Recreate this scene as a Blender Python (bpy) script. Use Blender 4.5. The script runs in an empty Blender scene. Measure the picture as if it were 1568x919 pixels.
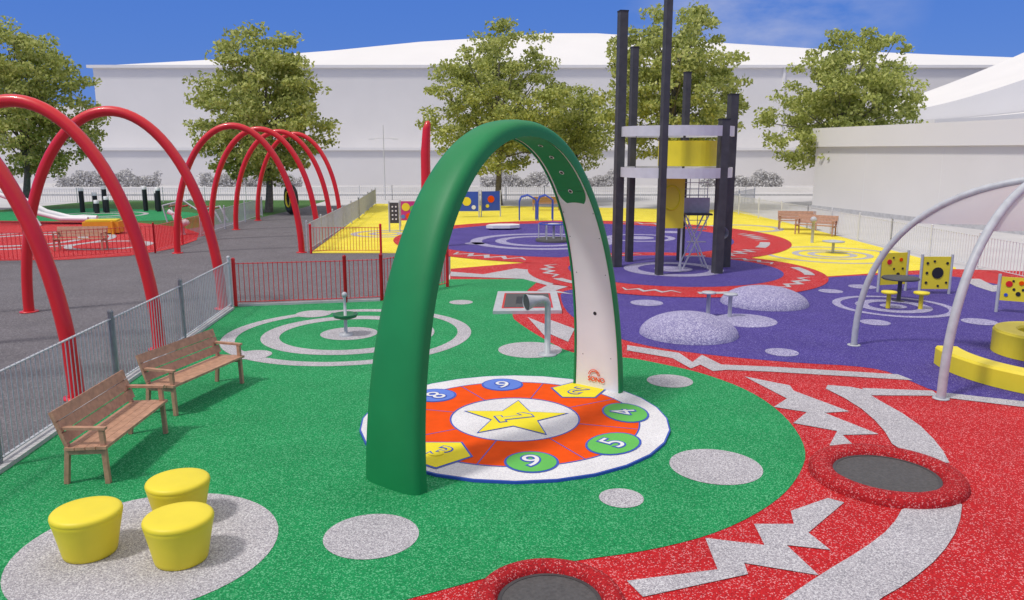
import bpy, math, random
from mathutils import Vector, Matrix
R=math.radians
scene=bpy.context.scene
COL=scene.collection

# ---------------------------------------------------------------- materials
def newmat(name):
    m=bpy.data.materials.new(name);m.use_nodes=True
    return m,m.node_tree,m.node_tree.nodes["Principled BSDF"]
def plain(name,col,rough=0.5,var=0.10,scale=3.0,metal=0.0,bump=0.0,bscale=60,detail=4,coat=0.0,spec=0.5):
    m,nt,b=newmat(name);N=nt.nodes;L=nt.links
    tc=N.new("ShaderNodeTexCoord")
    n=N.new("ShaderNodeTexNoise");n.inputs["Scale"].default_value=scale;n.inputs["Detail"].default_value=detail
    L.new(tc.outputs["Object"],n.inputs["Vector"])
    r=N.new("ShaderNodeValToRGB")
    r.color_ramp.elements[0].position=0.3;r.color_ramp.elements[1].position=0.7
    r.color_ramp.elements[0].color=[c*(1-var) for c in col]+[1]
    r.color_ramp.elements[1].color=[min(1,c*(1+var)) for c in col]+[1]
    L.new(n.outputs["Fac"],r.inputs["Fac"]);L.new(r.outputs["Color"],b.inputs["Base Color"])
    b.inputs["Roughness"].default_value=rough;b.inputs["Metallic"].default_value=metal
    b.inputs["Specular IOR Level"].default_value=spec
    if coat: b.inputs["Coat Weight"].default_value=coat
    if bump:
        n2=N.new("ShaderNodeTexNoise");n2.inputs["Scale"].default_value=bscale
        L.new(tc.outputs["Object"],n2.inputs["Vector"])
        bp=N.new("ShaderNodeBump");bp.inputs["Strength"].default_value=bump;bp.inputs["Distance"].default_value=0.01
        L.new(n2.outputs["Fac"],bp.inputs["Height"]);L.new(bp.outputs["Normal"],b.inputs["Normal"])
    return m
def rubber(name,base,light,dark,fl=0.2,scale=95):
    m,nt,b=newmat(name);N=nt.nodes;L=nt.links
    tc=N.new("ShaderNodeTexCoord")
    v=N.new("ShaderNodeTexVoronoi");v.inputs["Scale"].default_value=scale
    L.new(tc.outputs["Object"],v.inputs["Vector"])
    sep=N.new("ShaderNodeSeparateColor");L.new(v.outputs["Color"],sep.inputs[0])
    r=N.new("ShaderNodeValToRGB");r.color_ramp.interpolation='CONSTANT'
    e=r.color_ramp.elements
    e[0].position=0;e[0].color=list(dark)+[1]
    e[1].position=0.25;e[1].color=list(base)+[1]
    x=e.new(1-fl);x.color=list(light)+[1]
    L.new(sep.outputs[0],r.inputs["Fac"])
    n=N.new("ShaderNodeTexNoise");n.inputs["Scale"].default_value=0.9;n.inputs["Detail"].default_value=5;n.inputs["Roughness"].default_value=0.6
    L.new(tc.outputs["Object"],n.inputs["Vector"])
    mr=N.new("ShaderNodeMapRange");mr.inputs["From Min"].default_value=0.3;mr.inputs["From Max"].default_value=0.7
    mr.inputs["To Min"].default_value=0.90;mr.inputs["To Max"].default_value=1.08
    L.new(n.outputs["Fac"],mr.inputs["Value"])
    mx=N.new("ShaderNodeVectorMath");mx.operation='SCALE'
    L.new(r.outputs["Color"],mx.inputs[0]);L.new(mr.outputs["Result"],mx.inputs["Scale"])
    L.new(mx.outputs[0],b.inputs["Base Color"])
    b.inputs["Roughness"].default_value=0.85
    b.inputs["Specular IOR Level"].default_value=0.2
    bp=N.new("ShaderNodeBump");bp.inputs["Strength"].default_value=0.2;bp.inputs["Distance"].default_value=0.004
    L.new(sep.outputs[1],bp.inputs["Height"]);L.new(bp.outputs["Normal"],b.inputs["Normal"])
    return m
M={}
M['green']=rubber("green_rubber",(0.013,0.27,0.085),(0.11,0.44,0.21),(0.008,0.18,0.058),0.18)
M['red']=rubber("red_rubber",(0.52,0.016,0.020),(0.70,0.26,0.27),(0.34,0.012,0.016),0.12)
M['red_d']=rubber("trampoline_rim_rubber",(0.42,0.014,0.018),(0.62,0.2,0.2),(0.25,0.010,0.014),0.11)
M['purple']=rubber("purple_rubber",(0.070,0.048,0.26),(0.20,0.17,0.42),(0.047,0.032,0.18),0.16)
M['yellow_r']=rubber("yellow_rubber",(0.82,0.69,0.03),(0.9,0.82,0.25),(0.70,0.55,0.02),0.2)
M['grey_r']=rubber("grey_rubber",(0.43,0.41,0.44),(0.62,0.61,0.63),(0.28,0.27,0.30),0.25)
M['lilac_r']=rubber("lilac_rubber",(0.31,0.29,0.46),(0.55,0.53,0.68),(0.19,0.17,0.35),0.25,75)
M['asphalt']=rubber("asphalt",(0.16,0.15,0.165),(0.24,0.23,0.245),(0.11,0.105,0.115),0.15,55)
M['concrete']=plain("concrete_paving",(0.54,0.53,0.54),0.9,0.06,0.4,bump=0.2)
M['grass']=rubber("grass_turf",(0.05,0.14,0.03),(0.10,0.22,0.05),(0.03,0.08,0.02),0.3,40)
M['kerb']=plain("kerb_concrete",(0.5,0.5,0.51),0.85,0.12,5,bump=0.3)
M['white']=plain("white_render_wall",(0.73,0.71,0.695),0.85,0.03,0.25)
M['white2']=plain("white_roof",(0.77,0.755,0.74),0.8,0.02,0.2)
M['arch_g']=plain("green_moulded_plastic",(0.010,0.225,0.070),0.5,0.06,2.0,bump=0.04,bscale=120,spec=.35)
M['arch_w']=plain("white_panel",(0.80,0.79,0.79),0.45,0.03,2)
M['redm']=plain("red_painted_steel",(0.70,0.014,0.022),0.32,0.05,2,coat=0.2)
M['galv']=plain("galvanised_steel",(0.48,0.50,0.53),0.45,0.10,8)
M['wood']=plain("bench_timber",(0.46,0.255,0.165),0.6,0.20,14,bump=0.2,bscale=90)
M['yel']=plain("yellow_plastic",(0.84,0.69,0.035),0.5,0.04,3,bump=0.03)
M['dark']=plain("charcoal_post",(0.06,0.06,0.065),0.55,0.2,4)
M['mat']=plain("trampoline_mat",(0.085,0.083,0.085),0.8,0.2,30,bump=0.4,bscale=200)
M['band']=plain("steel_band",(0.64,0.64,0.67),0.45,0.06,4)
M['blue']=plain("blue_paint",(0.035,0.09,0.48),0.45,0.06,3)
M['orange']=plain("orange_graphic",(0.82,0.085,0.002),0.8,0.08,5,spec=.15)
M['discw']=rubber("white_rubber",(0.72,0.71,0.73),(0.8,0.8,0.8),(0.62,0.61,0.64),0.3)
M['gbright']=plain("light_green_paint",(0.13,0.50,0.10),0.7,0.06,4,spec=.2)
M['ylw2']=plain("yellow_paint",(0.84,0.72,0.03),0.7,0.05,4,spec=.2)
M['black']=plain("black_plastic",(0.018,0.018,0.02),0.5,0.1,4)
M['dgreen']=plain("dark_green_plastic",(0.01,0.16,0.06),0.35,0.05,4)
M['fence_w']=plain("white_fence_paint",(0.66,0.67,0.69),0.5,0.05,4)
M['orangeo']=plain("orange_plastic",(0.8,0.36,0.02),0.45,0.05,4)
M['magenta']=plain("magenta_panel",(0.55,0.04,0.25),0.5,0.05,4)
M['bark']=plain("tree_bark",(0.17,0.15,0.13),0.9,0.3,6,bump=0.6,bscale=20)
M['bl']=plain("mid_blue_paint",(0.12,0.22,0.66),0.7,0.06,4,spec=.2)
M['white_p']=plain("white_paint",(0.8,0.8,0.8),0.5,0.02,4)
def leafmat(name,c0,c1,c2,tr=0.35):
    m,nt,b=newmat(name);N=nt.nodes;L=nt.links
    g=N.new("ShaderNodeNewGeometry");r=N.new("ShaderNodeValToRGB")
    e=r.color_ramp.elements;e[0].color=list(c0)+[1];e[1].color=list(c2)+[1];x=e.new(0.5);x.color=list(c1)+[1]
    L.new(g.outputs["Random Per Island"],r.inputs["Fac"]);L.new(r.outputs["Color"],b.inputs["Base Color"])
    b.inputs["Roughness"].default_value=0.6
    t=N.new("ShaderNodeBsdfTranslucent");L.new(r.outputs["Color"],t.inputs["Color"])
    mx=N.new("ShaderNodeMixShader");mx.inputs[0].default_value=tr
    L.new(b.outputs[0],mx.inputs[1]);L.new(t.outputs[0],mx.inputs[2])
    L.new(mx.outputs[0],N["Material Output"].inputs["Surface"])
    return m
M['leaf']=leafmat("tree_leaves",(0.23,0.28,0.06),(0.43,0.48,0.11),(0.66,0.68,0.24),0.42)
M['hedge']=leafmat("pale_shrub_leaves",(0.42,0.41,0.41),(0.55,0.54,0.54),(0.7,0.7,0.7),0.2)
m,nt,b=newmat("white_canopy_fabric");b.inputs["Roughness"].default_value=0.7
n=nt.nodes.new("ShaderNodeTexNoise");n.inputs["Scale"].default_value=2
r=nt.nodes.new("ShaderNodeValToRGB");r.color_ramp.elements[0].color=(0.86,0.84,0.81,1);r.color_ramp.elements[1].color=(0.92,0.90,0.87,1)
nt.links.new(n.outputs["Fac"],r.inputs["Fac"]);nt.links.new(r.outputs["Color"],b.inputs["Base Color"])
t=nt.nodes.new("ShaderNodeBsdfTranslucent");nt.links.new(r.outputs["Color"],t.inputs["Color"])
mx=nt.nodes.new("ShaderNodeMixShader");mx.inputs[0].default_value=0.65
nt.links.new(b.outputs[0],mx.inputs[1]);nt.links.new(t.outputs[0],mx.inputs[2]);nt.links.new(mx.outputs[0],nt.nodes["Material Output"].inputs["Surface"])
M['fabric']=m

# ---------------------------------------------------------------- mesh builder
class MB:
    def __init__(s): s.v=[];s.f=[];s.m=[];s.sm=[];s.mats=[]
    def mi(s,k):
        if k not in s.mats: s.mats.append(k)
        return s.mats.index(k)
    def add(s,vs,fs,k,smooth=False):
        o=len(s.v);s.v+= [tuple(p) for p in vs];i=s.mi(k)
        for f in fs: s.f.append([a+o for a in f]);s.m.append(i);s.sm.append(smooth)
    def poly(s,pts,z,k): s.add([(x,y,z) for x,y in pts],[list(range(len(pts)))],k)
    def obox(s,c,ax,ay,az,k):
        c=Vector(c);ax=Vector(ax);ay=Vector(ay);az=Vector(az)
        vs=[c+i*ax+j*ay+l*az for l in(-1,1) for j in(-1,1) for i in(-1,1)]
        s.add(vs,[(0,2,3,1),(4,5,7,6),(0,1,5,4),(2,6,7,3),(0,4,6,2),(1,3,7,5)],k)
    def box(s,x,y,z,sx,sy,sz,k,rot=0):
        c,t=math.cos(rot),math.sin(rot)
        s.obox((x,y,z),(c*sx/2,t*sx/2,0),(-t*sy/2,c*sy/2,0),(0,0,sz/2),k)
    def beam(s,p,q,w,h,k,up=(0,0,1)):
        p=Vector(p);q=Vector(q);d=(q-p);L=d.length;d.normalize();up=Vector(up)
        if abs(d.dot(up))>0.95: up=Vector((0,1,0))
        sd=d.cross(up).normalized();u2=sd.cross(d)
        s.obox((p+q)/2,d*L/2,sd*w/2,u2*h/2,k)
    def tube(s,pts,r,k,n=12,caps=True,closed=False):
        pts=[Vector(p) for p in pts];N=len(pts)
        rs=r if isinstance(r,(list,tuple)) else [r]*N
        vs=[];prev=None
        for i,p in enumerate(pts):
            if closed: d=pts[(i+1)%N]-pts[i-1]
            else: d=pts[min(i+1,N-1)]-pts[max(i-1,0)]
            d.normalize()
            if prev is None:
                u=Vector((0,0,1)) if abs(d.z)<0.9 else Vector((1,0,0))
            else: u=prev
            u=(u-d*u.dot(d)).normalized();prev=u;w=d.cross(u)
            for j in range(n):
                a=2*math.pi*j/n;vs.append(p+rs[i]*(math.cos(a)*u+math.sin(a)*w))
        fs=[]
        for i in range(N if closed else N-1):
            i2=(i+1)%N
            for j in range(n): fs.append((i*n+j,i*n+(j+1)%n,i2*n+(j+1)%n,i2*n+j))
        s.add(vs,fs,k,n>4)
        if caps and not closed:
            s.add(vs[:n],[list(range(n))[::-1]],k);s.add(vs[-n:],[list(range(n))],k)
    def lathe(s,cx,cy,prof,k,n=32,z0=0,smooth=True):
        vs=[];fs=[]
        for r,z in prof:
            for j in range(n):
                a=2*math.pi*j/n;vs.append((cx+r*math.cos(a),cy+r*math.sin(a),z+z0))
        for i in range(len(prof)-1):
            for j in range(n): fs.append((i*n+j,i*n+(j+1)%n,(i+1)*n+(j+1)%n,(i+1)*n+j))
        s.add(vs,fs,k,smooth)
    def ring(s,cx,cy,r0,r1,z,k,n=64,a0=0,a1=360):
        full=(a1-a0)>=360;vs=[];fs=[]
        cnt=n if full else n+1
        for j in range(cnt):
            a=R(a0+(a1-a0)*j/n);c,t=math.cos(a),math.sin(a)
            vs+=[(cx+r0*c,cy+r0*t,z),(cx+r1*c,cy+r1*t,z)]
        for j in range(n):
            q=(j+1)%cnt;fs.append((2*j,2*j+1,2*q+1,2*q))
        s.add(vs,fs,k)
    def disc(s,cx,cy,r,z,k,n=56):
        s.poly([(cx+r*math.cos(2*math.pi*j/n),cy+r*math.sin(2*math.pi*j/n)) for j in range(n)],z,k)
    def sphere(s,c,r,k,n=16,sz=1.0):
        prof=[(r*math.sin(math.pi*i/10)+1e-4,-r*sz*math.cos(math.pi*i/10)) for i in range(11)]
        s.lathe(c[0],c[1],prof,k,n,c[2])
    def build(s,name,mtx=None):
        me=bpy.data.meshes.new(name);me.from_pydata(s.v,[],s.f)
        for k in s.mats: me.materials.append(M[k])
        me.polygons.foreach_set("material_index",s.m);me.polygons.foreach_set("use_smooth",s.sm)
        me.update()
        o=bpy.data.objects.new(name,me);COL.objects.link(o)
        if mtx is not None: o.matrix_world=mtx
        return o
def chaikin(p,it=2,closed=True):
    for _ in range(it):
        q=[];n=len(p)
        for i in range(n if closed else n-1):
            a=p[i];b=p[(i+1)%n]
            q+=[(a[0]*.75+b[0]*.25,a[1]*.75+b[1]*.25),(a[0]*.25+b[0]*.75,a[1]*.25+b[1]*.75)]
        if not closed: q=[p[0]]+q+[p[-1]]
        p=q
    return p

# ---------------------------------------------------------------- ground
g=MB();g.poly([(-900,-60),(900,-60),(900,1500),(-900,1500)],0,'concrete');g.build("ground")
g=MB();g.poly([(-60,-8),(-5.6,-8),(-5.9,8.7),(-6.9,18.7),(-1.9,19.5),(-1.9,28.7),(-7.4,28.7),(-9.6,54),(-60,50)],0.004,'asphalt');g.build("asphalt_path")
g=MB();g.poly([(-34,40),(-31,60),(-14,60),(-13.8,52),(-14.2,44),(-16,36),(-21,36)],0.008,'grass')
g.build("grass")
g=MB();g.poly([(-7.41,28.6),(-9.72,56.1),(14.32,49.9),(14.4,36),(14.37,30.6),(14.3,25),(13.1,22.8),(7.5,21.3),(-1.92,24.2),(-2.26,28.6)],0.008,'yellow_r');g.build("yellow_rubber_surface")
g=MB();g.poly([(-1.95,24.7),(2,27),(3,24),(9,23),(13.65,24.7),(16,24.2),(24,21),(24,-3),(-7,-3),(0,10),(-1.8,22.5)],0.012,'red')
g.poly(chaikin([(-36,39.7),(-27,44.8),(-17,39.7),(-13.4,34.4),(-12.9,28.3),(-16.1,26.3),(-36,26.0)],1),0.012,'red')
g.disc(3.29,33.9,8.35,0.020,'red',90);g.disc(5.01,24.17,4.52,0.028,'red',80)
g.build("red_rubber_surface")
g=MB()
g.poly(chaikin([(1.3,21.3),(3,20.1),(4.7,20),(7.4,21.1),(9.05,23.1),(13.07,23.7),(13.6,21.8),(14.2,20.2),(18,19),(18,8.6),(9.2,10.4),(7.55,11.1),(6.61,11.6),(6.48,12.37),(6.31,13.15),(4.82,13.45),(3.23,14.14),(2.25,14.95),(1.62,16.4),(1.2,18)],2),0.016,'purple')
g.disc(2.72,33.9,6.66,0.024,'purple',90);g.disc(5.09,24.5,3.31,0.032,'purple',70)
g.build("purple_rubber_surface")
gp=[(-6.84,18.6),(-5.47,18.7),(-3.26,19.3),(-1.8,22.6),(0.84,22.65)]
gp2=chaikin([(0.84,22.65),(0.27,20.1),(-0.06,17.48),(0.22,16.4),(0.66,15.11),(1.15,13.95),(2.09,13.81),(2.6,13.37),(3.21,12.79),(3.74,11.76),(3.88,10.54),(3.72,9.32),(3.33,8.52),(2.84,7.83),(2.1,7.17),(1.33,6.79),(0.57,6.6),(-0.08,6.38),(-0.58,6.12),(-1.01,5.9),(-1.8,5.2),(-3,3.2),(-3.4,-3)],2,False)
g=MB();g.poly(gp[:-1]+gp2+[(-5.5,-3),(-5.95,8.7),(-6.4,15)],0.0175,'green')
g.poly(chaikin([(-33,43),(-30,52),(-22,50),(-17.5,46),(-18,42),(-24,41.5)],2),0.016,'green')
g.build("green_rubber_surface")
g=MB();Z=0.0215
for x,y,r in [(-1.37,7.07,.46),(2.42,8.78,.54),(1.18,7.91,.24),(2.57,12.29,.37),(0.34,14.33,.6),(-1.26,19.04,.29),(-3.44,6.85,1.18),(-3.34,15.67,.58),(-4.75,13.95,.33),(-4.56,17.63,.40)]:
    g.disc(x,y,r,Z if (x,y) not in ((-4.75,13.95),(-4.56,17.63)) else Z+.003,'grey_r')
g.ring(-3.34,15.67,2.22,2.5,Z,'grey_r',80);g.ring(-3.34,15.67,1.38,1.74,Z,'grey_r',70)
g.build("grey_circle_marking")
g=MB()
for x,y,r in [(5.02,14.14,.30),(7.93,16.72,.31),(10.25,16.79,.36),(8.51,20.6,.31),(9.66,21.3,.36),(3.32,18.96,.40)]: g.disc(x,y,r,0.022,'lilac_r')
g.ring(9.2,18.55,1.18,1.37,0.022,'lilac_r');g.ring(9.2,18.55,.55,.85,0.022,'lilac_r');g.disc(9.2,18.55,.3,0.022,'lilac_r')
g.ring(5.09,24.5,1.1,1.55,0.037,'lilac_r');g.disc(5.09,24.5,.6,0.037,'lilac_r')
for a,b in [(2.5,2.98),(1.5,1.95)]: g.ring(1.25,32.4,a,b,0.029,'lilac_r')
g.ring(5.5,33.6,1.2,1.5,0.029,'lilac_r');g.disc(5.5,33.6,.6,0.029,'lilac_r')
g.disc(-1.5,31.5,.4,0.029,'lilac_r');g.disc(7.3,36,.5,0.029,'lilac_r')
g.build("lilac_circle_marking")
g=MB()
for a,b in [(1.15,1.38),(.6,.85)]: g.ring(11.6,28.2,a,b,0.012,'grey_r')
g.ring(11.6,28.2,2.2,2.4,0.012,'grey_r');g.ring(-5.7,35.5,1.3,1.6,0.012,'grey_r');g.ring(-5.7,35.5,.5,.8,0.012,'grey_r')
g.ring(11.2,38,1.5,1.9,0.012,'grey_r')
g.build("pale_ring_marking")
g=MB()
polys=[[(3.86,12.55),(4.44,12.04),(4.40,11.76),(4.85,10.77),(4.47,10.71),(4.85,9.85),(4.36,9.82),(4.35,9.43),(4.04,9.45),(4.35,9.97),(3.87,10.28),(4.23,10.74),(3.83,10.97),(4.16,11.37)],
[(5.53,11.90),(6.57,11.76),(6.53,11.50),(5.47,11.53)],
[(2.22,14.68),(3.10,14.09),(3.20,13.45),(3.49,13.95),(3.67,13.28),(4.49,13.15),(6.47,12.67),(6.55,12.33),(4.39,12.83),(3.70,12.95),(3.42,12.87),(3.30,13.28),(3.08,13.03),(2.90,13.72),(2.16,14.28)],
[(1.0,6.25),(1.84,6.44),(1.87,7.02),(2.40,6.88),(2.43,7.31),(2.83,7.31),(2.90,7.60),(3.41,7.91),(3.54,7.80),(2.91,7.13),(2.99,6.79),(2.61,6.88),(2.71,6.34),(2.11,6.55),(2.09,6.36),(1.10,6.0)],
[(0.35,17.27),(0.72,16.53),(0.81,17.06),(1.32,16.09),(1.10,14.95),(0.75,15.67),(0.70,15.22)],
[(-1.90,24.03),(-0.87,23.51),(0.12,24.72),(0.94,24.17),(1.45,22.65),(1.12,21.63),(1.55,21.31),(1.16,20.70),(1.64,20.11),(0.67,20.70),(0.98,21.52),(0.31,22.65),(-1.83,23.13)],
[(13.12,22.65),(13.69,22.65),(13.39,21.52),(13.98,21.74),(14.03,20.30),(13.54,19.56),(13.33,20.70),(12.77,20.50),(12.81,21.31)],
[(6.6,11.7),(7.6,11.25),(9.2,10.55),(9.2,10.3),(7.5,10.95),(6.55,11.42)]]
for i,p in enumerate(polys): g.poly(p,0.0205+0.0002*i,'grey_r')
g.poly(chaikin([(4.89,12.11),(5.53,11.90),(5.48,11.56),(5.60,10.41),(5.44,9.43),(5.19,8.70),(4.80,9.28),(5.03,10.15),(5.09,11.12)],1),0.0235,'grey_r')
g.poly(chaikin([(4.16,7.75),(4.87,7.91),(4.45,7.24),(3.96,6.67),(3.44,6.22),(3.02,5.93),(2.2,5.2),(1.6,5.3),(2.12,5.83),(2.76,6.38),(3.29,6.79),(3.78,7.24)],1),0.0235,'grey_r')
def zig(cx,cy,r,a0,a1,n,amp,w,z,k='grey_r'):
    ou=[];inn=[]
    for i in range(n+1):
        a=R(a0+(a1-a0)*i/n);rr=r+(amp if i%2 else -amp);ww=w*(0.35+0.65*math.sin(math.pi*i/n))
        ou.append((cx+(rr+ww)*math.cos(a),cy+(rr+ww)*math.sin(a)));inn.append((cx+(rr-ww)*math.cos(a),cy+(rr-ww)*math.sin(a)))
    g.poly(ou+inn[::-1],z,k)
for a0,a1 in [(160,200),(238,262),(305,340),(20,50),(95,125)]: zig(5.01,24.3,3.9,a0,a1,7,.15,.11,0.0335)
for a0,a1 in [(165,195),(225,250),(300,325),(350,372),(40,70)]: zig(3.1,33.9,7.45,a0,a1,9,.26,.18,0.0255)
for a0,a1 in [(204,232),(268,298),(345,368)]: g.ring(5.03,24.3,3.9,4.2,0.0365,'grey_r',20,a0,a1)
for a0,a1 in [(200,220),(256,292),(330,345)]: g.ring(3.1,33.9,7.3,7.7,0.0262,'grey_r',20,a0,a1)
g.build("grey_zigzag_marking")
g=MB()
for a,b in [(3.2,3.5),(2,2.4)]: g.ring(-20.5,32.8,a,b,0.017,'grey_r',60)
for a,b in [(1.5,1.8),(.4,.9)]: g.ring(-25.5,31.5,a,b,0.0185,'grey_r',50)
g.ring(-16,31,1.3,1.6,0.0195,'grey_r',50);g.ring(-24,46,2.2,2.5,0.02,'grey_r',50);g.ring(-24,46,1,1.4,0.02,'grey_r',50)
g.build("grey_ring_marking")
g=MB()
g.beam((-5.82,2,.03),(-6.02,8.74,.03),.16,.08,'kerb');g.beam((-6.02,8.74,.03),(-6.66,18.2,.03),.16,.08,'kerb')
g.beam((-6.6,18.55,.03),(-3.3,19.25,.03),.12,.08,'kerb');g.build("kerb")

# ---------------------------------------------------------------- number disc
cx,cy,RD=0.04,10.38,2.12
g=MB()
n=28
pts=[(cx+RD*math.cos(2*math.pi*j/n),cy+RD*math.sin(2*math.pi*j/n)) for j in range(n)]
g.add([(x,y,0.02) for x,y in pts]+[(x,y,0.052) for x,y in pts],[(j,(j+1)%n,n+(j+1)%n,n+j) for j in range(n)],'blue')
g.poly(pts,0.052,'blue')
g.disc(cx,cy,RD-.02,0.055,'discw',n)
g.ring(cx,cy,.90,1.70,0.058,'orange',72)
g.ring(cx,cy,.88,.902,0.0605,'blue',72);g.ring(cx,cy,1.70,1.72,0.0605,'blue',72)
for i in range(8):
    a=R(74.5+45*i);c,t=math.cos(a),math.sin(a)
    g.beam((cx+c*.905,cy+t*.905,0.0598),(cx+c*1.695,cy+t*1.695,0.0598),.014,.002,'blue')
def star(r,ri,rot,z,k,x0,y0):
    g.poly([(x0+(r if i%2==0 else ri)*math.cos(R(rot+36*i)),y0+(r if i%2==0 else ri)*math.sin(R(rot+36*i))) for i in range(10)],z,k)
star(.79,.345,86,0.061,'blue',cx,cy);star(.745,.325,86,0.064,'ylw2',cx,cy)
sym=[('6',97,'circ','bl'),('8',140,'circ','bl'),('7',186,'circ','bl'),('3',234,'pent','ylw2'),('9',277,'circ','gbright'),('5',322,'oval','gbright'),('4',8,'oval','gbright'),('2',52,'pent','ylw2')]
for i,(tx,an,sh,k) in enumerate(sym):
    a=R(an);x=cx+1.58*math.cos(a);y=cy+1.58*math.sin(a)
    if sh=='circ': f=lambda q:[(x+q*math.cos(j*.2618),y+q*math.sin(j*.2618)) for j in range(24)];s1,s2=.33,.30
    elif sh=='oval': f=lambda q:[(x+q*1.2*math.cos(j*.2618)*math.cos(a+1.57)-q*.9*math.sin(j*.2618)*math.sin(a+1.57),y+q*1.2*math.cos(j*.2618)*math.sin(a+1.57)+q*.9*math.sin(j*.2618)*math.cos(a+1.57)) for j in range(24)];s1,s2=.36,.33
    else: f=lambda q:[(x+q*math.cos(a+math.pi+j*1.2566)*(1.15 if j in(2,3) else 1),y+q*math.sin(a+math.pi+j*1.2566)*(1.15 if j in (2,3) else 1)) for j in range(5)];s1,s2=.44,.405
    g.poly(f(s1),0.0625,'blue');g.poly(f(s2),0.0655,k)
disc=g.build("number_target_mat")
def text(body,size,mtx,k,parent,name,ext=0.0,off=0.0):
    c=bpy.data.curves.new(name,"FONT");c.body=body;c.size=size;c.align_x='CENTER';c.align_y='CENTER';c.extrude=ext;c.offset=off
    c.materials.append(M[k]);o=bpy.data.objects.new(name,c);COL.objects.link(o);o.parent=parent;o.matrix_world=mtx;return o
for i,(tx,an,sh,k) in enumerate(sym):
    a=R(an);x=cx+1.58*math.cos(a);y=cy+1.58*math.sin(a);rot=Matrix.Rotation(a+math.pi/2,4,'Z')
    text(tx,.48,Matrix.Translation((x,y,.0685))@rot,'blue',disc,"number_outline",0,.024)
    text(tx,.48,Matrix.Translation((x,y,.0715))@rot,'white_p' if k!='ylw2' else 'ylw2',disc,"number",0,0)
# the figure 1 (flag, stem and foot) lying across the star
def one(s,z,k,grow):
    e=grow;P=[(-.04-e,.25+e),(.045+e,.25+e),(.045+e,-.17+e),(.12+e,-.17+e),(.12+e,-.25-e),(-.12-e,-.25-e),(-.12-e,-.17+e),(-.045-e,-.17+e),(-.045-e,.13-e),(-.13-e,.09-e),(-.15-e,.15+e)]
    a=R(-72);c_,s_=math.cos(a),math.sin(a)
    q=MB();q.poly([(cx+s*(x*c_-y*s_),cy+s*(x*s_+y*c_)) for x,y in P],z,k);o=q.build("number");o.parent=disc
one(1.0,.067,'blue',.022);one(1.0,.070,'ylw2',0)

# ---------------------------------------------------------------- big arch
A0=Vector((0.02,10.04,0));U=Vector((.602,.798,0)).normalized();W=Vector((U.y,-U.x,0));a_,H_,ex=2.25,3.98,2.12
def apt(t):
    c,s=math.cos(t),math.sin(t)
    e=2/ex
    return math.copysign(abs(c)**e,c)*a_,abs(s)**e*H_
g=MB();NS=72;vs=[]
def wd(z):
    q=max(0,min(1,z/H_));return .85-.35*q**1.05
def frame(i):
    t=math.pi*i/NS;s,z=apt(t);s2,z2=apt(min(math.pi,t+.004));s1,z1=apt(max(0,t-.004))
    ds,dz=s2-s1,z2-z1;L=math.hypot(ds,dz)
    nv=U*(dz/L)+Vector((0,0,-ds/L))
    return A0+U*s+Vector((0,0,z)),nv,z
T=.21
prof=[(-.5,-.5),(-.5,-.1),(-.485,.12),(-.43,.30),(-.31,.43),(-.1,.49),(.1,.49),(.31,.43),(.43,.30),(.485,.12),(.5,-.1),(.5,-.5),(.465,-.5),(.465,-.38),(-.465,-.38),(-.465,-.5)]
P_=len(prof)
for i in range(NS+1):
    p,nv,z=frame(i);w=wd(z)
    if i in(0,NS): p.z=0.0
    for a,b in prof: vs.append(p+W*(a*w)+nv*(b*T))
g.add(vs,[(i*P_+j,i*P_+(j+1)%P_,(i+1)*P_+(j+1)%P_,(i+1)*P_+j) for i in range(NS) for j in range(P_)],'arch_g',True)
def liner(lst,wf,dn,k):
    v=[];fc=[]
    for i in lst:
        p,nv,z=frame(i);w=wd(z)*wf
        for a in (-1,-.5,0,.5,1): v.append(p+W*(a*w)+nv*(dn*T))
    for q in range(len(lst)-1):
        for j in range(4): fc.append((q*5+j,q*5+j+1,(q+1)*5+j+1,(q+1)*5+j))
    g.add(v,fc,k,True)
liner(range(0,NS+1),.455,-.415,'arch_w')
iend=[i for i in range(NS+1) if frame(i)[2]<3.22 and i<NS/2][-1]
liner(range(iend,NS-iend+1),.40,-.44,'arch_g')
for idx,sg in ((iend,-1),(NS-iend,1)):
    p,nv,z=frame(idx);w=wd(z)*.40;tan=(frame(idx+1)[0]-frame(idx-1)[0]).normalized()*sg
    v=[p+nv*(-.44*T)]+[p+W*(w*math.cos(R(q)))+tan*(w*1.25*math.sin(R(q)))+nv*(-.46*T) for q in range(0,181,12)]
    g.add(v,[(0,q,q+1) for q in range(1,len(v)-1)],'arch_g')
def dot(i,off,r,k,dn=-.43):
    p,nv,z=frame(i);tan=(frame(min(NS,i+1))[0]-frame(max(0,i-1))[0]).normalized()
    c=p+W*off+nv*(dn*T);v=[c+W*(r*math.cos(R(q)))+tan*(r*math.sin(R(q))) for q in range(0,360,30)]
    g.add(v,[list(range(12))],k)
for i in (21,24,27,30,42,45,48,51): dot(i,0,.036,'white_p',-.47);dot(i,0,.024,'black',-.485)
for i in (7,65): dot(i,0,.03,'black')
for i in (3,11,15,18):
    for o in (-.25,.25): dot(i,o,.008,'black');dot(72-i,o,.008,'black')
arch=g.build("play_arch")
arch.modifiers.new("es","EDGE_SPLIT").split_angle=R(50)
p,nv,z=frame(2)
inn=-nv.copy();inn.z=0;inn.normalize()
rt=Vector((0,0,1)).cross(inn)
mt=Matrix((rt,Vector((0,0,1)),inn)).transposed().to_4x4()
mt.translation=A0+U*(a_-.45*T-.014)+Vector((0,0,.20))
text("SONO",.105,mt,'orange',arch,"logo_text",0.002,.002)
g=MB();o_=mt.translation-rt*.04
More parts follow.
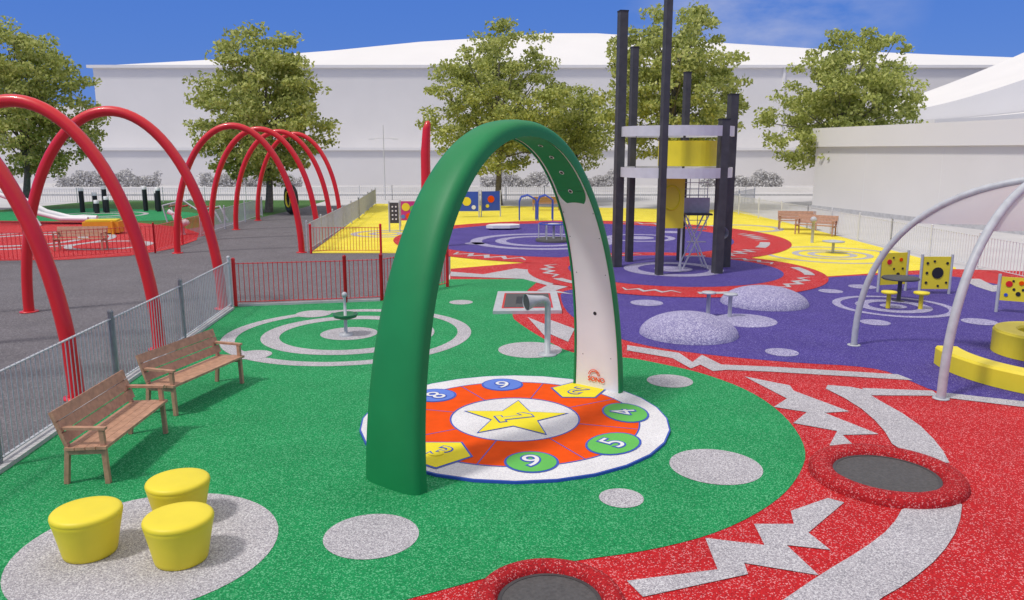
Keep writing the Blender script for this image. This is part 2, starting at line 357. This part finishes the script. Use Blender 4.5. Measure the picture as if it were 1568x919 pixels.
for rr in (.10,.075): g.tube([o_+rt*(rr*math.cos(R(q)))+Vector((0,0,.055+rr*math.sin(R(q))))+inn*.004 for q in range(5,176,15)],.006,'orange',6)
lg=g.build("logo_arc");lg.parent=arch

# ---------------------------------------------------------------- hoops
def hoop(pL,pR,h,r=.115):
    g=MB();a=Vector((*pL,0));b=Vector((*pR,0));c=(a+b)/2;hx=(b-a)/2
    g.tube([c+hx*math.cos(R(q))+Vector((0,0,h*math.sin(R(q)))) for q in range(0,181,4)],r,'redm',14)
    for e in (a,b): g.lathe(e.x,e.y,[(.2,.01),(.2,.03),(.12,.035)],'redm',16)
    g.build("red_hoop_arch")
for l,rr in [((-11.1,11.3),(-6.62,11.44)),((-11.15,14.3),(-6.68,14.43)),((-11.27,17.92),(-6.88,18.3)),((-12.28,28.6),(-7.77,28.79)),((-12.71,33.1),(-8.2,33.0)),((-13.14,37.3),(-8.6,37.2)),((-13.69,42.3),(-9.2,42.0))]:
    hoop(l,rr,4.58)

# ---------------------------------------------------------------- fences
def fence(name,pts,h,k,step=.11,post=3.1,pk=None,pr=.035,br=.0085,z0=.08):
    g=MB();pk=pk or k
    for a,b in zip(pts,pts[1:]):
        a=Vector((*a,0));b=Vector((*b,0));d=b-a;L=d.length;n=int(L/step)
        for z in (z0+.04,h-.05): g.beam(a+Vector((0,0,z)),b+Vector((0,0,z)),.04,.014,k)
        for i in range(n+1):
            p=a+d*(i/n);g.tube([p+Vector((0,0,z0+.03)),p+Vector((0,0,h-.03))],br,k,4,False)
        m=max(1,round(L/post))
        for i in range(m+1):
            p=a+d*(i/m);g.tube([p,p+Vector((0,0,h+.05))],pr,pk,8);g.sphere((p.x,p.y,h+.05),pr*1.1,pk,8)
    g.build(name)
fence("metal_fence",[(-5.85,2.3),(-6.06,8.74),(-6.25,11.94),(-6.42,14.95),(-6.68,18.3)],1.18,'galv',pr=.042)
fence("red_metal_fence",[(-6.66,18.55),(-4.11,19.04),(-3.26,19.3),(-1.78,21.31)],1.1,'redm',pr=.045)
fence("red_metal_fence",[(-7.35,28.5),(-4.8,28.55)],1.0,'redm',pr=.045)
fence("red_metal_fence",[(-32,25.3),(-24,25.6),(-16.3,26.1),(-13.1,28.6),(-13.3,34)],1.05,'redm',step=.14,br=.011)
fence("metal_fence",[(-7.55,28.8),(-8.47,43.5),(-9.6,55.5)],1.1,'galv',step=.13,br=.012)
fence("metal_fence",[(-13.6,34.2),(-14.3,45)],1.05,'galv',step=.15,br=.012)
fence("metal_fence",[(-12.1,17.8),(-17,17.0)],1.15,'galv')
fence("metal_fence",[(17.2,56),(13.15,49.5),(14.3,38.0),(14.55,30),(14.9,22),(16,15)],1.1,'fence_w',step=.14,br=.011)
fence("metal_fence",[(-34,56),(-14,59.5),(-9.2,60.6),(17,57.5)],1.05,'fence_w',step=.16,br=.012)

# ---------------------------------------------------------------- benches
def bench(mtx,L=1.66,name="park_bench"):
    g=MB()
    for x in (.04,L-.04):
        g.beam((x,-.44,0),(x,-.42,.63),.05,.05,'wood',(0,1,0))
        g.beam((x,0.02,0),(x,-.03,.44),.05,.05,'wood',(0,1,0));g.beam((x,-.03,.44),(x,.11,.84),.05,.045,'wood',(0,1,0))
        g.beam((x,-.47,.645),(x,.06,.655),.065,.03,'wood');g.beam((x,-.42,.385),(x,0,.375),.045,.06,'wood')
    for i in range(4): g.beam((-.02,-.425+i*.118,.435-.004*i),(L+.02,-.425+i*.118,.435-.004*i),.108,.032,'wood')
    for z in (.545,.675,.80):
        y=-.03+(z-.44)*.35-.032
        g.obox((L/2,y,z),(L/2+.02,0,0),(0,.012,-.004),(0,.019,.058),'wood')
    return g.build(name,mtx)
def BM(x,y,a): return Matrix.Translation((x,y,.02))@Matrix.Rotation(R(a),4,'Z')
bench(BM(-4.99,8.25,91.5));bench(BM(-5.19,10.66,75.6),1.7)
bench(BM(12.75,37.6,-12),1.7);bench(BM(13.0,35.6,-40),1.7)
bench(BM(3.0,49.5,180),1.7);bench(BM(-17.2,29.6,5),1.8)

# ---------------------------------------------------------------- stools
for x,y in [(-3.93,6.74),(-3.37,7.42),(-3.03,6.62)]:
    g=MB();g.lathe(x,y,[(.215,.022),(.228,.03),(.236,.06),(.262,.2),(.295,.36),(.303,.392),(.301,.40),(.306,.408),(.307,.42),(.303,.436),(.292,.449),(.27,.457),(.2,.461),(0.001,.463)],'yel',48)
    g.build("yellow_stool")

# ---------------------------------------------------------------- trampolines
def tramp(x,y,ro,ri):
    g=MB();w=(ro-ri);g.lathe(x,y,[(ro,.013),(ro-.004,.07),(ro-w*.12,.11),(ro-w*.45,.13),(ri+w*.2,.115),(ri+.01,.08),(ri,.045)],'red_d',56)
    g.disc(x,y,ri+.02,.05,'mat');g.ring(x,y,ri-.03,ri+.015,.055,'dark');g.build("round_trampoline")
tramp(4.30,8.47,.84,.57);tramp(.31,5.88,.62,.43)
g=MB();q=[(-.44,17.6),(1.15,17.7),(1.17,20.2),(-.37,20.2)]
c=(.38,18.95)
def sc(f): return [(c[0]+(x-c[0])*f,c[1]+(y-c[1])*f) for x,y in q]
def slab(q,z0,z1,k):
    n=len(q);g.add([(x,y,z0) for x,y in q]+[(x,y,z1) for x,y in q],[(j,(j+1)%n,n+(j+1)%n,n+j) for j in range(n)]+[list(range(n,2*n))],k)
slab(q,.01,.09,'galv');slab(sc(.76),.08,.094,'redm');slab(sc(.70),.085,.098,'mat');slab(sc(.35),.09,.101,'black')
g.build("square_trampoline")

# ---------------------------------------------------------------- play items
g=MB();g.lathe(-3.37,15.5,[(.14,.02),(.14,.06),(.035,.07),(.035,.34),(.09,.36),(.22,.40),(.245,.46),(.235,.465),(.20,.42),(.03,.38),(.028,.80),(.04,.82)],'galv',28)
g.lathe(-3.37,15.5,[(.09,.355),(.225,.398),(.255,.465),(.235,.472),(.20,.425),(.03,.395)],'dgreen',28);g.sphere((-3.37,15.5,.86),.055,'galv');g.build("spinner_bowl")
g=MB();g.lathe(.65,13.95,[(.17,.022),(.17,.045),(.055,.05),(.055,.9)],'galv',24)
g.tube([(.65,13.95,.9),(.65,13.95,.98),(.62,13.93,1.04),(.55,13.9,1.07),(.45,13.86,1.06),(.32,13.8,1.04),(.25,13.77,1.035)],[.055,.058,.062,.066,.085,.125,.155],'galv',20,False)
g.tube([(.27,13.78,1.036),(.262,13.776,1.036)],.13,'dark',20);g.build("talking_tube")
def mound(x,y,r,h,k='lilac_r'):
    g=MB();g.lathe(x,y,[(r*math.cos(R(t))+.001,.018+h*math.sin(R(t))**1.1) for t in range(0,91,9)],k,40);g.build("rubber_mound")
mound(3.62,15.67,1.0,.44);mound(6.21,18.96,1.05,.42);mound(5.14,16.92,.69,.06)
for x,y in [(4.41,17.27),(4.84,17.06)]:
    g=MB();g.lathe(x,y,[(.045,.02),(.045,.55),(.15,.56),(.16,.575),(.15,.60),(.001,.605)],'galv',24);g.build("perch_seat")
def panel(p,q,z0,z1,k,extra=None,pk='galv',name="activity_panel"):
    g=MB();a=Vector((*p,0));b=Vector((*q,0));d=(b-a).normalized();n=Vector((d.y,-d.x,0))
    g.beam(a+Vector((0,0,(z0+z1)/2)),b+Vector((0,0,(z0+z1)/2)),.03,z1-z0,k)
    for e in (a-d*.04,b+d*.04): g.tube([e,e+Vector((0,0,z1+.06))],.035,pk,10)
    if n.y>0: n=-n
    L=(b-a).length
    for (u,w,r,kk) in extra or []:
        c=a+d*(u*L)+Vector((0,0,z0+(z1-z0)*w))+n*.018
        g.tube([c,c+n*.012],r,kk,14)
    g.build(name)
ex1=[(.3,.72,.07,'redm'),(.68,.32,.05,'black'),(.76,.78,.05,'orange'),(.22,.25,.04,'blue'),(.5,.5,.03,'black'),(.45,.85,.025,'black'),(.85,.5,.03,'black')]
ex2=[(.55,.5,.15,'black'),(.15,.2,.035,'black'),(.15,.5,.035,'black'),(.15,.8,.035,'black'),(.9,.2,.03,'black'),(.88,.8,.035,'black'),(.4,.86,.03,'black'),(.6,.1,.03,'black')]
panel((9.75,20.5),(10.5,20.68),.2,1.05,'yel',ex1);panel((10.7,20.2),(11.4,20.2),.15,1.0,'yel',ex2);panel((11.3,17.85),(11.75,17.6),.3,.85,'yel',ex1)
panel((-3.2,44.4),(-1.9,44.4),.35,1.45,'blue',[(.5,.5,.25,'yel'),(.2,.8,.1,'orange'),(.8,.2,.12,'white_p')]);panel((-1.7,44.6),(-.7,44.9),.35,1.45,'blue',[(.5,.6,.2,'orange'),(.3,.25,.1,'yel')])
panel((-5.5,39),(-4.7,39),.3,1.25,'magenta',[(.3,.7,.2,'yel'),(.75,.6,.17,'gbright'),(.5,.22,.17,'orange'),(.12,.2,.1,'bl')])
panel((-5.65,36.4),(-5.25,36.4),.4,1.35,'dark',[(.3,.2+.2*i,.04,'white_p') for i in range(4)]+[(.7,.2+.2*i,.04,'white_p') for i in range(4)])
g=MB();g.lathe(9.64,19.2,[(.16,.02),(.05,.04),(.05,.56),(.42,.57),(.44,.59),(.42,.62),(.001,.62)],'dark',28);g.build("play_table")
for x,y in [(8.95,18.3),(9.67,18.2)]:
    g=MB();g.lathe(x,y,[(.05,.02),(.05,.36),(.15,.37),(.18,.39),(.17,.43),(.001,.44)],'yel',24);g.build("toadstool_seat")
g=MB();g.lathe(11.78,28.6,[(.05,.02),(.05,.4),(.38,.42),(.40,.45),(.30,.46),(.08,.5),(.001,.5)],'galv',24);g.build("spinning_seat")
g=MB();g.lathe(12.26,31.9,[(.06,0),(.06,.85),(.09,.86)],'galv',14);g.sphere((12.26,31.9,.95),.13,'galv');g.build("post_ball_toy")
g=MB()
for x0,dx in [(.4,.9),(1.4,.8)]:
    for yy in (42.3,43.2):
        g.tube([(x0,yy,0),(x0,yy,1.0),(x0+.1,yy,1.25),(x0+dx/2,yy,1.35),(x0+dx,yy,1.1),(x0+dx,yy,0)],.035,'blue',8)
    for t in (.5,.9): g.tube([(x0,42.3,t),(x0,43.2,t)],.03,'blue',8)
g.build("climbing_frame")
g=MB();slab(chaikin([(-1.3,36.9),(.3,37),(.4,38),(-1,37.9)],1),.1,.24,'white_p');g.tube([(-.5,37.4,0),(-.5,37.4,.12)],.15,'galv');g.build("balance_platform")
g=MB();g.lathe(1.73,32.4,[(.75,.03),(.75,.12),(.65,.14),(.001,.14)],'mat',36);g.lathe(1.73,32.4,[(.05,.14),(.05,.7),(.25,.72),(.25,.75),(.001,.76)],'galv',20)
g.tube([(1.73+.62*math.cos(R(a)),32.4+.62*math.sin(R(a)),.75) for a in range(0,360,15)],.025,'blue',8,closed=True)
for a in range(0,360,60): g.tube([(1.73+.62*math.cos(R(a)),32.4+.62*math.sin(R(a)),.13),(1.73+.62*math.cos(R(a)),32.4+.62*math.sin(R(a)),.75)],.022,'galv',6)
g.build("roundabout")
g=MB();g.tube([(-3.3,30.2,0),(-3.28,30.2,3.6),(-3.22,30.2,4.5),(-3.16,30.2,4.75),(-3.12,30.2,4.8)],[.19,.18,.15,.10,.03],'redm',14);g.build("red_marker_post")

# ---------------------------------------------------------------- yellow seats
def arcseat(name,x,y,r0,r1,a0,a1,h,k='yel'):
    g=MB();n=48;pf=[(r0,.02),(r0,h-.04),(r0+.03,h),(r1-.03,h),(r1,h-.04),(r1,.02)];vs=[];P=len(pf)
    for i in range(n+1):
        a=R(a0+(a1-a0)*i/n)
        for r,z in pf: vs.append((x+r*math.cos(a),y+r*math.sin(a),z))
    fs=[(i*P+j,(i+1)*P+j,(i+1)*P+j+1,i*P+j+1) for i in range(n) for j in range(P-1)]
    fs+=[tuple(range(P)),tuple(n*P+j for j in range(P))[::-1]]
    g.add(vs,fs,k);return g.build(name)
arcseat("curved_yellow_seat",9.5,12.95,1.72,2.1,168,300,.34)
arcseat("round_yellow_seat",9.8,14.0,.45,.85,0,359.9,.46)
# ---------------------------------------------------------------- canopy
g=MB()
def carch(a,b,h,ex=2.4):
    a=Vector((*a,0));b=Vector((*b,0));o=[]
    for i in range(49):
        t=math.pi*i/48;c,s=math.cos(t),math.sin(t);e=2/ex
        o.append((a+b)/2+(a-b)/2*math.copysign(abs(c)**e,c)+Vector((0,0,h*abs(s)**e)))
    return o
c1=carch((6.59,14.68),(12.4,10.6),3.3);c2=carch((6.49,11.37),(12.5,15.3),3.42)
g.tube(c1,.058,'galv',14);g.tube(c2,.066,'galv',14)
for p in (c1[0],c1[-1],c2[0],c2[-1]): g.lathe(p.x,p.y,[(.12,.02),(.12,.03),(.07,.035)],'galv',18)
can=g.build("shade_canopy")
g=MB()
def sector(A,B,i0=12):
    n=12;vs=[];cols=24-i0
    apx=Vector((9.45,12.9,0))
    for i in range(cols+1):
        for j in range(n+1):
            t=j/n;idx=i0+i
            p=A[idx].lerp(B[idx],t);sag=math.sin(math.pi*t)
            k=(1-i/cols);p=p.lerp(Vector((apx.x,apx.y,p.z+.12)),.30*sag*k);p.z-=.06
            vs.append(p)
    g.add(vs,[(i*(n+1)+j,i*(n+1)+j+1,(i+1)*(n+1)+j+1,(i+1)*(n+1)+j) for i in range(cols) for j in range(n)],'fabric',True)
sector(c1,c2);sector(c2,c1[::-1]);sector(c1[::-1],c2[::-1]);sector(c2[::-1],c1)
f_=g.build("canopy_fabric");f_.parent=can

# ---------------------------------------------------------------- tower
g=MB()
posts=[(3.37,25.0,7.85),(3.94,26.2,6.95),(4.42,23.3,8.9),(5.73,26.5,6.2),(6.25,23.64,4.6),(6.85,25.0,5.4)]
for i,(x,y,h) in enumerate(posts):
    w=[.25,.2,.18,.18,.25,.25][i]
    g.obox((x,y,h/2),(w/2,.03,0),(-.03,w/2,0),(0,0,h/2),'dark')
    g.obox((x,y,h+.01),(w/2+.01,.03,0),(-.03,w/2+.01,0),(0,0,.02),'black')
X,Y=5.12,24.85
for z in (4.28,3.05):
    g.lathe(X,Y,[(1.67,z-.15),(1.67,z+.15),(1.72,z+.15),(1.72,z-.15),(1.67,z-.15)],'band',48,0,False)
g.disc(X,Y,1.62,2.98,'band',40)
def curv(x,y,r,a0,a1,z0,z1,k,th=.05):
    n=20;vs=[]
    for i in range(n+1):
        a=R(a0+(a1-a0)*i/n)
        for rr,zz in((r,z0),(r,z1),(r-th,z1),(r-th,z0)): vs.append((x+rr*math.cos(a),y+rr*math.sin(a),zz))
    g.add(vs,[(i*4+j,(i+1)*4+j,(i+1)*4+(j+1)%4,i*4+(j+1)%4) for i in range(n) for j in range(4)]+[(0,1,2,3),(n*4+3,n*4+2,n*4+1,n*4)],k)
curv(X+.4,Y,.95,180,360,3.24,4.0,'yel');curv(X+.4,Y,.95,0,180,3.24,4.0,'yel')
g.box(X-.28,Y-.9,2.15,.78,.06,1.55,'yel')
g.tube([(X-.28+.26*math.cos(R(a)),Y-.945,2.3+.36*math.sin(R(a))) for a in range(0,360,15)],.025,'ylw2',8,closed=True)
for sx in(-.36,.36): g.beam((X-.28+sx,Y-.84,0.03),(X-.28+sx,Y-.84,2.9),.05,.05,'fence_w',(0,1,0))
for i in range(9): g.beam((X+.3,Y+.47,1.3+i*.2),(X+1.15,Y+.47,1.3+i*.2),.02,.02,'galv')
for x in (.3,.58,.86,1.15): g.beam((X+x,Y+.46,1.3),(X+x,Y+.46,2.95),.02,.02,'galv',(0,1,0))
g.box(X+.72,Y-.2,1.75,.8,.5,.05,'dark');g.box(X+.72,Y+.02,2.0,.8,.04,.5,'galv')
for sx in(-1,1):
    for yy in(-.4,.2): g.tube([(X+.65-sx*.4,Y+yy,0.03),(X+.65+sx*.35,Y+yy,1.72)],.025,'band',8)
for z in (.45,.9,1.3): g.tube([(X+.35,Y-.4,z),(X+.95,Y-.4,z)],.02,'band',8)
g.tube([(6.7,24.75,1.15),(6.55,24.4,1.2),(6.5,24.2,1.22),(6.47,24.05,1.22)],[.07,.08,.13,.19],'galv',16,False)
g.build("climbing_tower")

# ---------------------------------------------------------------- left playground items
g=MB()
for off in (0,.9):
    g.tube([(-29,40+off,2.0),(-27,40+off,1.9),(-25.5,40+off,1.35),(-24.2,40+off,.6),(-23,40+off,.3),(-21.6,40+off,.28)],.12,'white_p',10)
vs=[]
for x,z in [(-29,1.9),(-27,1.8),(-25.5,1.25),(-24.2,.5),(-23,.22),(-21.6,.2)]: vs+=[(x,40,z),(x,40.9,z)]
g.add(vs,[(2*i,2*i+1,2*i+3,2*i+2) for i in range(5)],'band',True)
for x in (-28.6,-27): g.tube([(x,40.45,0),(x,40.45,1.8)],.06,'galv')
for x in(-29,-27.6): g.tube([(x,40,1.9),(x,40,2.7),(x,40.9,2.7),(x,40.9,1.9)],.03,'galv',8)
g.tube([(-27.4,39.2,0),(-26.6,39.2,1.6),(-25.2,39.2,2.0),(-24.3,39.2,1.2),(-23.6,39.2,0)],.09,'white_p',10)
g.build("playground_slide")
for grp in ([(-26.2,48,1.5),(-25.6,48.4,1.2),(-24.9,48.2,1.6),(-24.5,47.6,1.0),(-24.9,47.2,.8)],[(-22.8,49,1.55),(-22.2,49.3,1.3),(-21.8,48.6,1.5)]):
    g=MB()
    for x,y,h in grp:
        g.lathe(x,y,[(.14,.02),(.14,h-.2)],'black',14);g.lathe(x,y,[(.145,h-.2),(.145,h),(.001,h+.01)],'white_p',14)
    g.build("stepping_posts")
g=MB();g.box(-18.5,35.5,.32,1.5,.9,.5,'orangeo',.2);g.box(-18.5,35.5,.62,1.3,.7,.07,'yel',.2)
for sx in(-.6,.6): g.tube([(-18.5+sx,35.1,0),(-18.5+sx,35.1,.6)],.06,'orangeo')
g.build("play_box")
g=MB();g.lathe(-14.72,35,[(.12,.02),(.09,.1),(.09,.4),(.2,.42)],'galv',12);g.sphere((-14.72,35,.55),.32,'white_p',16,.55)
g.tube([(-14.95,35,.6),(-15.1,35,.95),(-15.3,35,1.05)],[.1,.09,.12],'white_p',10);g.tube([(-15.05,34.8,.95),(-15.05,35.2,.95)],.02,'redm',8);g.build("spring_rider")
g=MB()
for yy in(41,42): g.tube([(-18,yy,0),(-18.2,yy,.9),(-17.2,yy+.2,1.15),(-16.4,yy+.2,.6),(-15.6,yy,.8),(-15.2,yy,0)],.05,'galv',8)
for i in range(5): g.tube([(-17.9+.55*i,41.1,.85-.03*i),(-17.9+.55*i,42.1,.85-.03*i)],.05,'redm' if i%2 else 'wood',8)
g.build("wobble_bridge")
g=MB();tx,ty=math.cos(R(55)),-math.sin(R(55))
g.tube([(-13.0+.62*tx*math.cos(R(a)),46.4+.62*ty*math.cos(R(a)),.90+.66*math.sin(R(a))) for a in range(0,360,12)],.22,'black',12,closed=True)
g.tube([(-13.15+.4*tx*math.cos(R(a)),46.3+.4*ty*math.cos(R(a)),.90+.44*math.sin(R(a))) for a in range(0,360,12)],.05,'yel',8,closed=True);g.build("crawl_tyre")
def lamp(x,y,h,w=1.3):
    g=MB();g.tube([(x,y,0),(x,y,h)],[.045,.03],'fence_w',10)
    g.tube([(x-w,y,h-1.0),(x,y,h-.95),(x+w,y,h-1.0)],.018,'fence_w',8)
    for s in(-1,1): g.box(x+s*w,y,h-1.03,.4,.15,.05,'fence_w')
    g.build("street_lamp")
lamp(-9.74,60.6,5.6,.9)

# ---------------------------------------------------------------- buildings
def wallbox(g,x0,x1,y0,y1,z0,z1,k): g.box((x0+x1)/2,(y0+y1)/2,(z0+z1)/2,x1-x0,y1-y0,z1-z0,k)
g=MB();wallbox(g,-46.4,86,90,125,0,12.7,'white')
wallbox(g,-46.9,86.5,89.6,90.1,12.7,13.0,'white2')
us=[-46,-35,-23,-12,0,4,11,18,28,40,52,66,80];hz=[14.4,15.6,17.0,18.2,19.0,19.4,19.4,18.9,18.0,17.2,16.4,15.6,14.8]
vs=[]
for x,h in zip(us,hz): vs+=[(x,90.2,12.95),(x,98,12.95+(h-12.95)*.6),(x,106,12.95+(h-12.95)*.88),(x,115,h),(x,126,12.9)]
g.add(vs,[(5*i+j,5*(i+1)+j,5*(i+1)+j+1,5*i+j+1) for i in range(len(us)-1) for j in range(4)]+[(0,1,2,3,4),tuple(5*(len(us)-1)+j for j in (4,3,2,1,0))],'white2',True)
for x in (-23,4,30,56): wallbox(g,x,x+.25,89.8,90,4,12.7,'white2')
wallbox(g,-47,40,86.2,90,0,3.75,'white');wallbox(g,-47.3,40.3,85.9,90,3.75,4.05,'white2')
g.build("white_building")
g=MB();wallbox(g,-100,-47.5,92,110,0,5.2,'white');wallbox(g,-100.3,-47.3,91.6,110,5.2,5.7,'white2');wallbox(g,-62,-50,97,112,5.7,9,'white')
g.build("white_building")
g=MB();d=Vector((3.55,-16.3,0)).normalized();n=Vector((-d.y,d.x,0))
a=Vector((19.2,51,0))
def lb(s0,s1,o0,o1,z0,z1,k):
    c=a+d*((s0+s1)/2)+n*((o0+o1)/2);c.z=(z0+z1)/2
    g.obox(c,d*((s1-s0)/2),n*((o1-o0)/2),(0,0,(z1-z0)/2),k)
if n.x<0: n=-n
lb(0,42,.25,26,0,3.95,'white');lb(-.3,42.5,0,26.5,3.95,5.1,'white2');lb(0,42,.2,.25,0,.25,'kerb')
for s in range(5,42,6): lb(s,s+.03,.24,.25,.25,3.9,'white2')
g.build("white_pavilion")
g=MB()
def swoop(x0,z0,z1,y,dy,zb):
    N=20;vs=[]
    for i in range(N+1):
        t=i/N;x=x0+26*t;z=z0+(z1-z0)*(t**1.35)*3.0
        for yy in (y,y+dy): vs+=[(x,yy,z),(x,yy,max(zb,z-1.0) if zb else 0)]
    g.add(vs,[(4*i,4*i+4,4*i+6,4*i+2) for i in range(N)]+[(4*i,4*i+1,4*i+5,4*i+4) for i in range(N)]+[(4*i+2,4*i+6,4*i+7,4*i+3) for i in range(N)]+[(0,2,3,1),(4*N,4*N+1,4*N+3,4*N+2)],'white2')
swoop(31.0,6.8,10.0,64,16,0);swoop(31.6,6.0,7.0,60,3.9,0)
g.build("curved_roof_building")
g=MB();wallbox(g,-60,60,72,72.4,0,.45,'white2');wallbox(g,-60,60,66,66.3,0,.15,'kerb');g.build("low_wall")

# ---------------------------------------------------------------- foliage
def leafquads(rng,vs,fs,c,s):
    a=Vector((rng.gauss(0,1),rng.gauss(0,1)-.5,rng.gauss(0,.7)+ .6));a.normalize()
    u=a.orthogonal().normalized()
    q=rng.random()*6.28;w=a.cross(u);u2=u*math.cos(q)+w*math.sin(q);w2=a.cross(u2)
    o=len(vs);L=s;B=s*.6
    vs+=[c-u2*L*.5,c+w2*B*.5+a*.04*s,c+u2*L*.5,c-w2*B*.5+a*.04*s];fs.append((o,o+1,o+2,o+3))
def tree(x,y,h,rx,zb,seed,nl=25000,tr=.22):
    rng=random.Random(seed);g=MB()
    zc=zb+(h-zb)*.46
    tp=[(x,y,0),(x+rng.uniform(-.1,.1),y,1.0),(x+rng.uniform(-.2,.2),y,zb+.5),(x+rng.uniform(-.3,.3),y,zc),(x+rng.uniform(-.4,.4),y,h-1.6)]
    g.tube(tp,[tr*1.25,tr,tr*.8,tr*.45,tr*.1],'bark',9)
    cl=[]
    lumps=[(Vector((rng.gauss(0,1),rng.gauss(0,1),rng.gauss(0,1))).normalized(),rng.uniform(.86,1.08)) for _ in range(34)]
    while len(cl)<270:
        dv=Vector((rng.gauss(0,1),rng.gauss(0,1),rng.gauss(0,1))).normalized()
        rad=rng.random()**.38
        f=max(lumps,key=lambda l:l[0].dot(dv))[1]
        zz=dv.z*rad
        rz=(h-zc) if zz>0 else (zc-zb)
        taper=1.0-.20*max(0,zz)+.12*max(0,-zz)
        p=Vector((x+dv.x*rad*rx*f*taper,y+dv.y*rad*rx*f*taper,zc+zz*rz*(f*.5+.5)))
        cl.append((p,rng.uniform(.55,.98)))
    for p,r in cl[:40]:
        k=rng.uniform(.25,.7);b0=Vector((x,y,zb+.4+(p.z-zb)*k*.8)) if p.z>zb else Vector((x,y,zb))
        mid=b0.lerp(p,.5)+Vector((0,0,.25))
        g.tube([b0,mid,p],[tr*.32,tr*.2,.02],'bark',5,False)
    vs=[];fs=[];per=nl//len(cl)
    for p,r in cl:
        for _ in range(per):
            d_=Vector((rng.gauss(0,1),rng.gauss(0,1),rng.gauss(0,.75))).normalized()*(rng.random()**.45)*r
            d_.z*=.6
            leafquads(rng,vs,fs,p+d_,rng.uniform(.17,.33))
    g.add(vs,fs,'leaf')
    g.build("broadleaf_tree")
tree(-30.6,49.9,11.6,4.7,1.9,1);tree(-14.9,48.2,11.0,4.2,1.7,2);tree(-0.9,54.7,12.4,4.9,1.9,3)
tree(4.8,59,8.6,2.9,2.2,4,9000,.15);tree(9.9,49.9,12.7,4.6,3.0,5);tree(21.8,52.9,11.7,4.8,1.9,6)
def hedge(x0,x1,y,h,seed):
    rng=random.Random(seed);g=MB();vs=[];fs=[]
    for _ in range(int((x1-x0)*480)):
        x=rng.uniform(x0,x1);b=.78+.2*math.sin(x*1.7+seed)+.10*math.sin(x*4.1)
        yy=y+rng.gauss(0,.45);z=.2+h*b*(rng.random()**.7)
        leafquads(rng,vs,fs,Vector((x,yy,z)),rng.uniform(.17,.30))
    g.add(vs,fs,'hedge')
    for i in range(int((x1-x0)/1.2)): g.tube([(x0+.6+1.2*i,y,0),(x0+.7+1.2*i,y,h*.7)],.04,'bark',5,False)
    g.build("shrub_hedge")
for x0,x1,s in [(-43,-33.5,1),(-29.5,-20,2),(-3,3.5,3),(7,10.5,4),(18,25.5,5)]: hedge(x0,x1,75,1.7,s)

# ---------------------------------------------------------------- light, world
sun_dir=Vector((-.52,-.38,1.0)).normalized()
el=math.asin(sun_dir.z);az=math.atan2(sun_dir.x,sun_dir.y)
sl=bpy.data.lights.new("sun","SUN");sl.energy=2.1;sl.angle=R(7);sl.color=(1,.95,.88)
so=bpy.data.objects.new("sun",sl);COL.objects.link(so);so.rotation_euler=(-sun_dir).to_track_quat('-Z','Y').to_euler()
w=bpy.data.worlds.new("World");scene.world=w;w.use_nodes=True;nt=w.node_tree;N=nt.nodes;L=nt.links
bg=N["Background"];bg.inputs["Strength"].default_value=0.1
sky=N.new("ShaderNodeTexSky");sky.sky_type='NISHITA';sky.sun_disc=False;sky.sun_elevation=el;sky.sun_rotation=az;sky.air_density=1.0;sky.dust_density=0.2;sky.ozone_density=4.0
deep=N.new("ShaderNodeMix");deep.data_type='RGBA';deep.inputs["Factor"].default_value=.8;deep.inputs["B"].default_value=(.45,1.65,6.5,1)
L.new(sky.outputs[0],deep.inputs["A"])
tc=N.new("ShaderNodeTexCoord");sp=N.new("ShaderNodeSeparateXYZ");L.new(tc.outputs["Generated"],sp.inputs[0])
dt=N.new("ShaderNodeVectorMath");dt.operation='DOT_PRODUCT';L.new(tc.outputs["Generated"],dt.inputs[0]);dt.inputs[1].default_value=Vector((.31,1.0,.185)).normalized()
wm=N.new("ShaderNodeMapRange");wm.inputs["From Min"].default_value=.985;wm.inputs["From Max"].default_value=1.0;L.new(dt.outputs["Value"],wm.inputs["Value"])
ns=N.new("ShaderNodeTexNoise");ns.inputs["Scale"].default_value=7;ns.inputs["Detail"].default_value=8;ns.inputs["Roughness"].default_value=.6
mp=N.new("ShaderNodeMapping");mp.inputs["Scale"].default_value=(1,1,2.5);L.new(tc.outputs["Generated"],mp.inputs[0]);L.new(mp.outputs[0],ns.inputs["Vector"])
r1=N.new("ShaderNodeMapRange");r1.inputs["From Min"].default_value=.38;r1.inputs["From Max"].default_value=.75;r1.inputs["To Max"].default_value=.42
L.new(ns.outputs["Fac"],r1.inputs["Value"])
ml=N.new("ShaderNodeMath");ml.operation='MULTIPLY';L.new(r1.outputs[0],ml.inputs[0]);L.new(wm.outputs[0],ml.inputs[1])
r2=N.new("ShaderNodeMapRange");r2.inputs["From Min"].default_value=.32;r2.inputs["From Max"].default_value=.5;r2.inputs["To Max"].default_value=.95  # added white layer high in the sky, out of frame, for neutral ambient fill
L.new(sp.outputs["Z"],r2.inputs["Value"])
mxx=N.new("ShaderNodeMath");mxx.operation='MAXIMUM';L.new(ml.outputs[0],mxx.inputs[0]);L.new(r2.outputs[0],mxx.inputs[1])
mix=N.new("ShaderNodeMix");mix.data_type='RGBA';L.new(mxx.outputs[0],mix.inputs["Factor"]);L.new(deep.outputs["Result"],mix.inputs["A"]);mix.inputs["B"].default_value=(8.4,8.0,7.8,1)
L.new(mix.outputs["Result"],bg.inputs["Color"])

# ---------------------------------------------------------------- camera
cam=bpy.data.cameras.new("camera");cam.lens=27.55;cam.sensor_width=36;cam.clip_end=3000
co=bpy.data.objects.new("camera",cam);COL.objects.link(co);co.location=(0,0,3.7);co.rotation_euler=(R(90-10.78),0,0)
scene.camera=co
scene.view_settings.view_transform='Standard';scene.view_settings.look='None';scene.view_settings.exposure=0
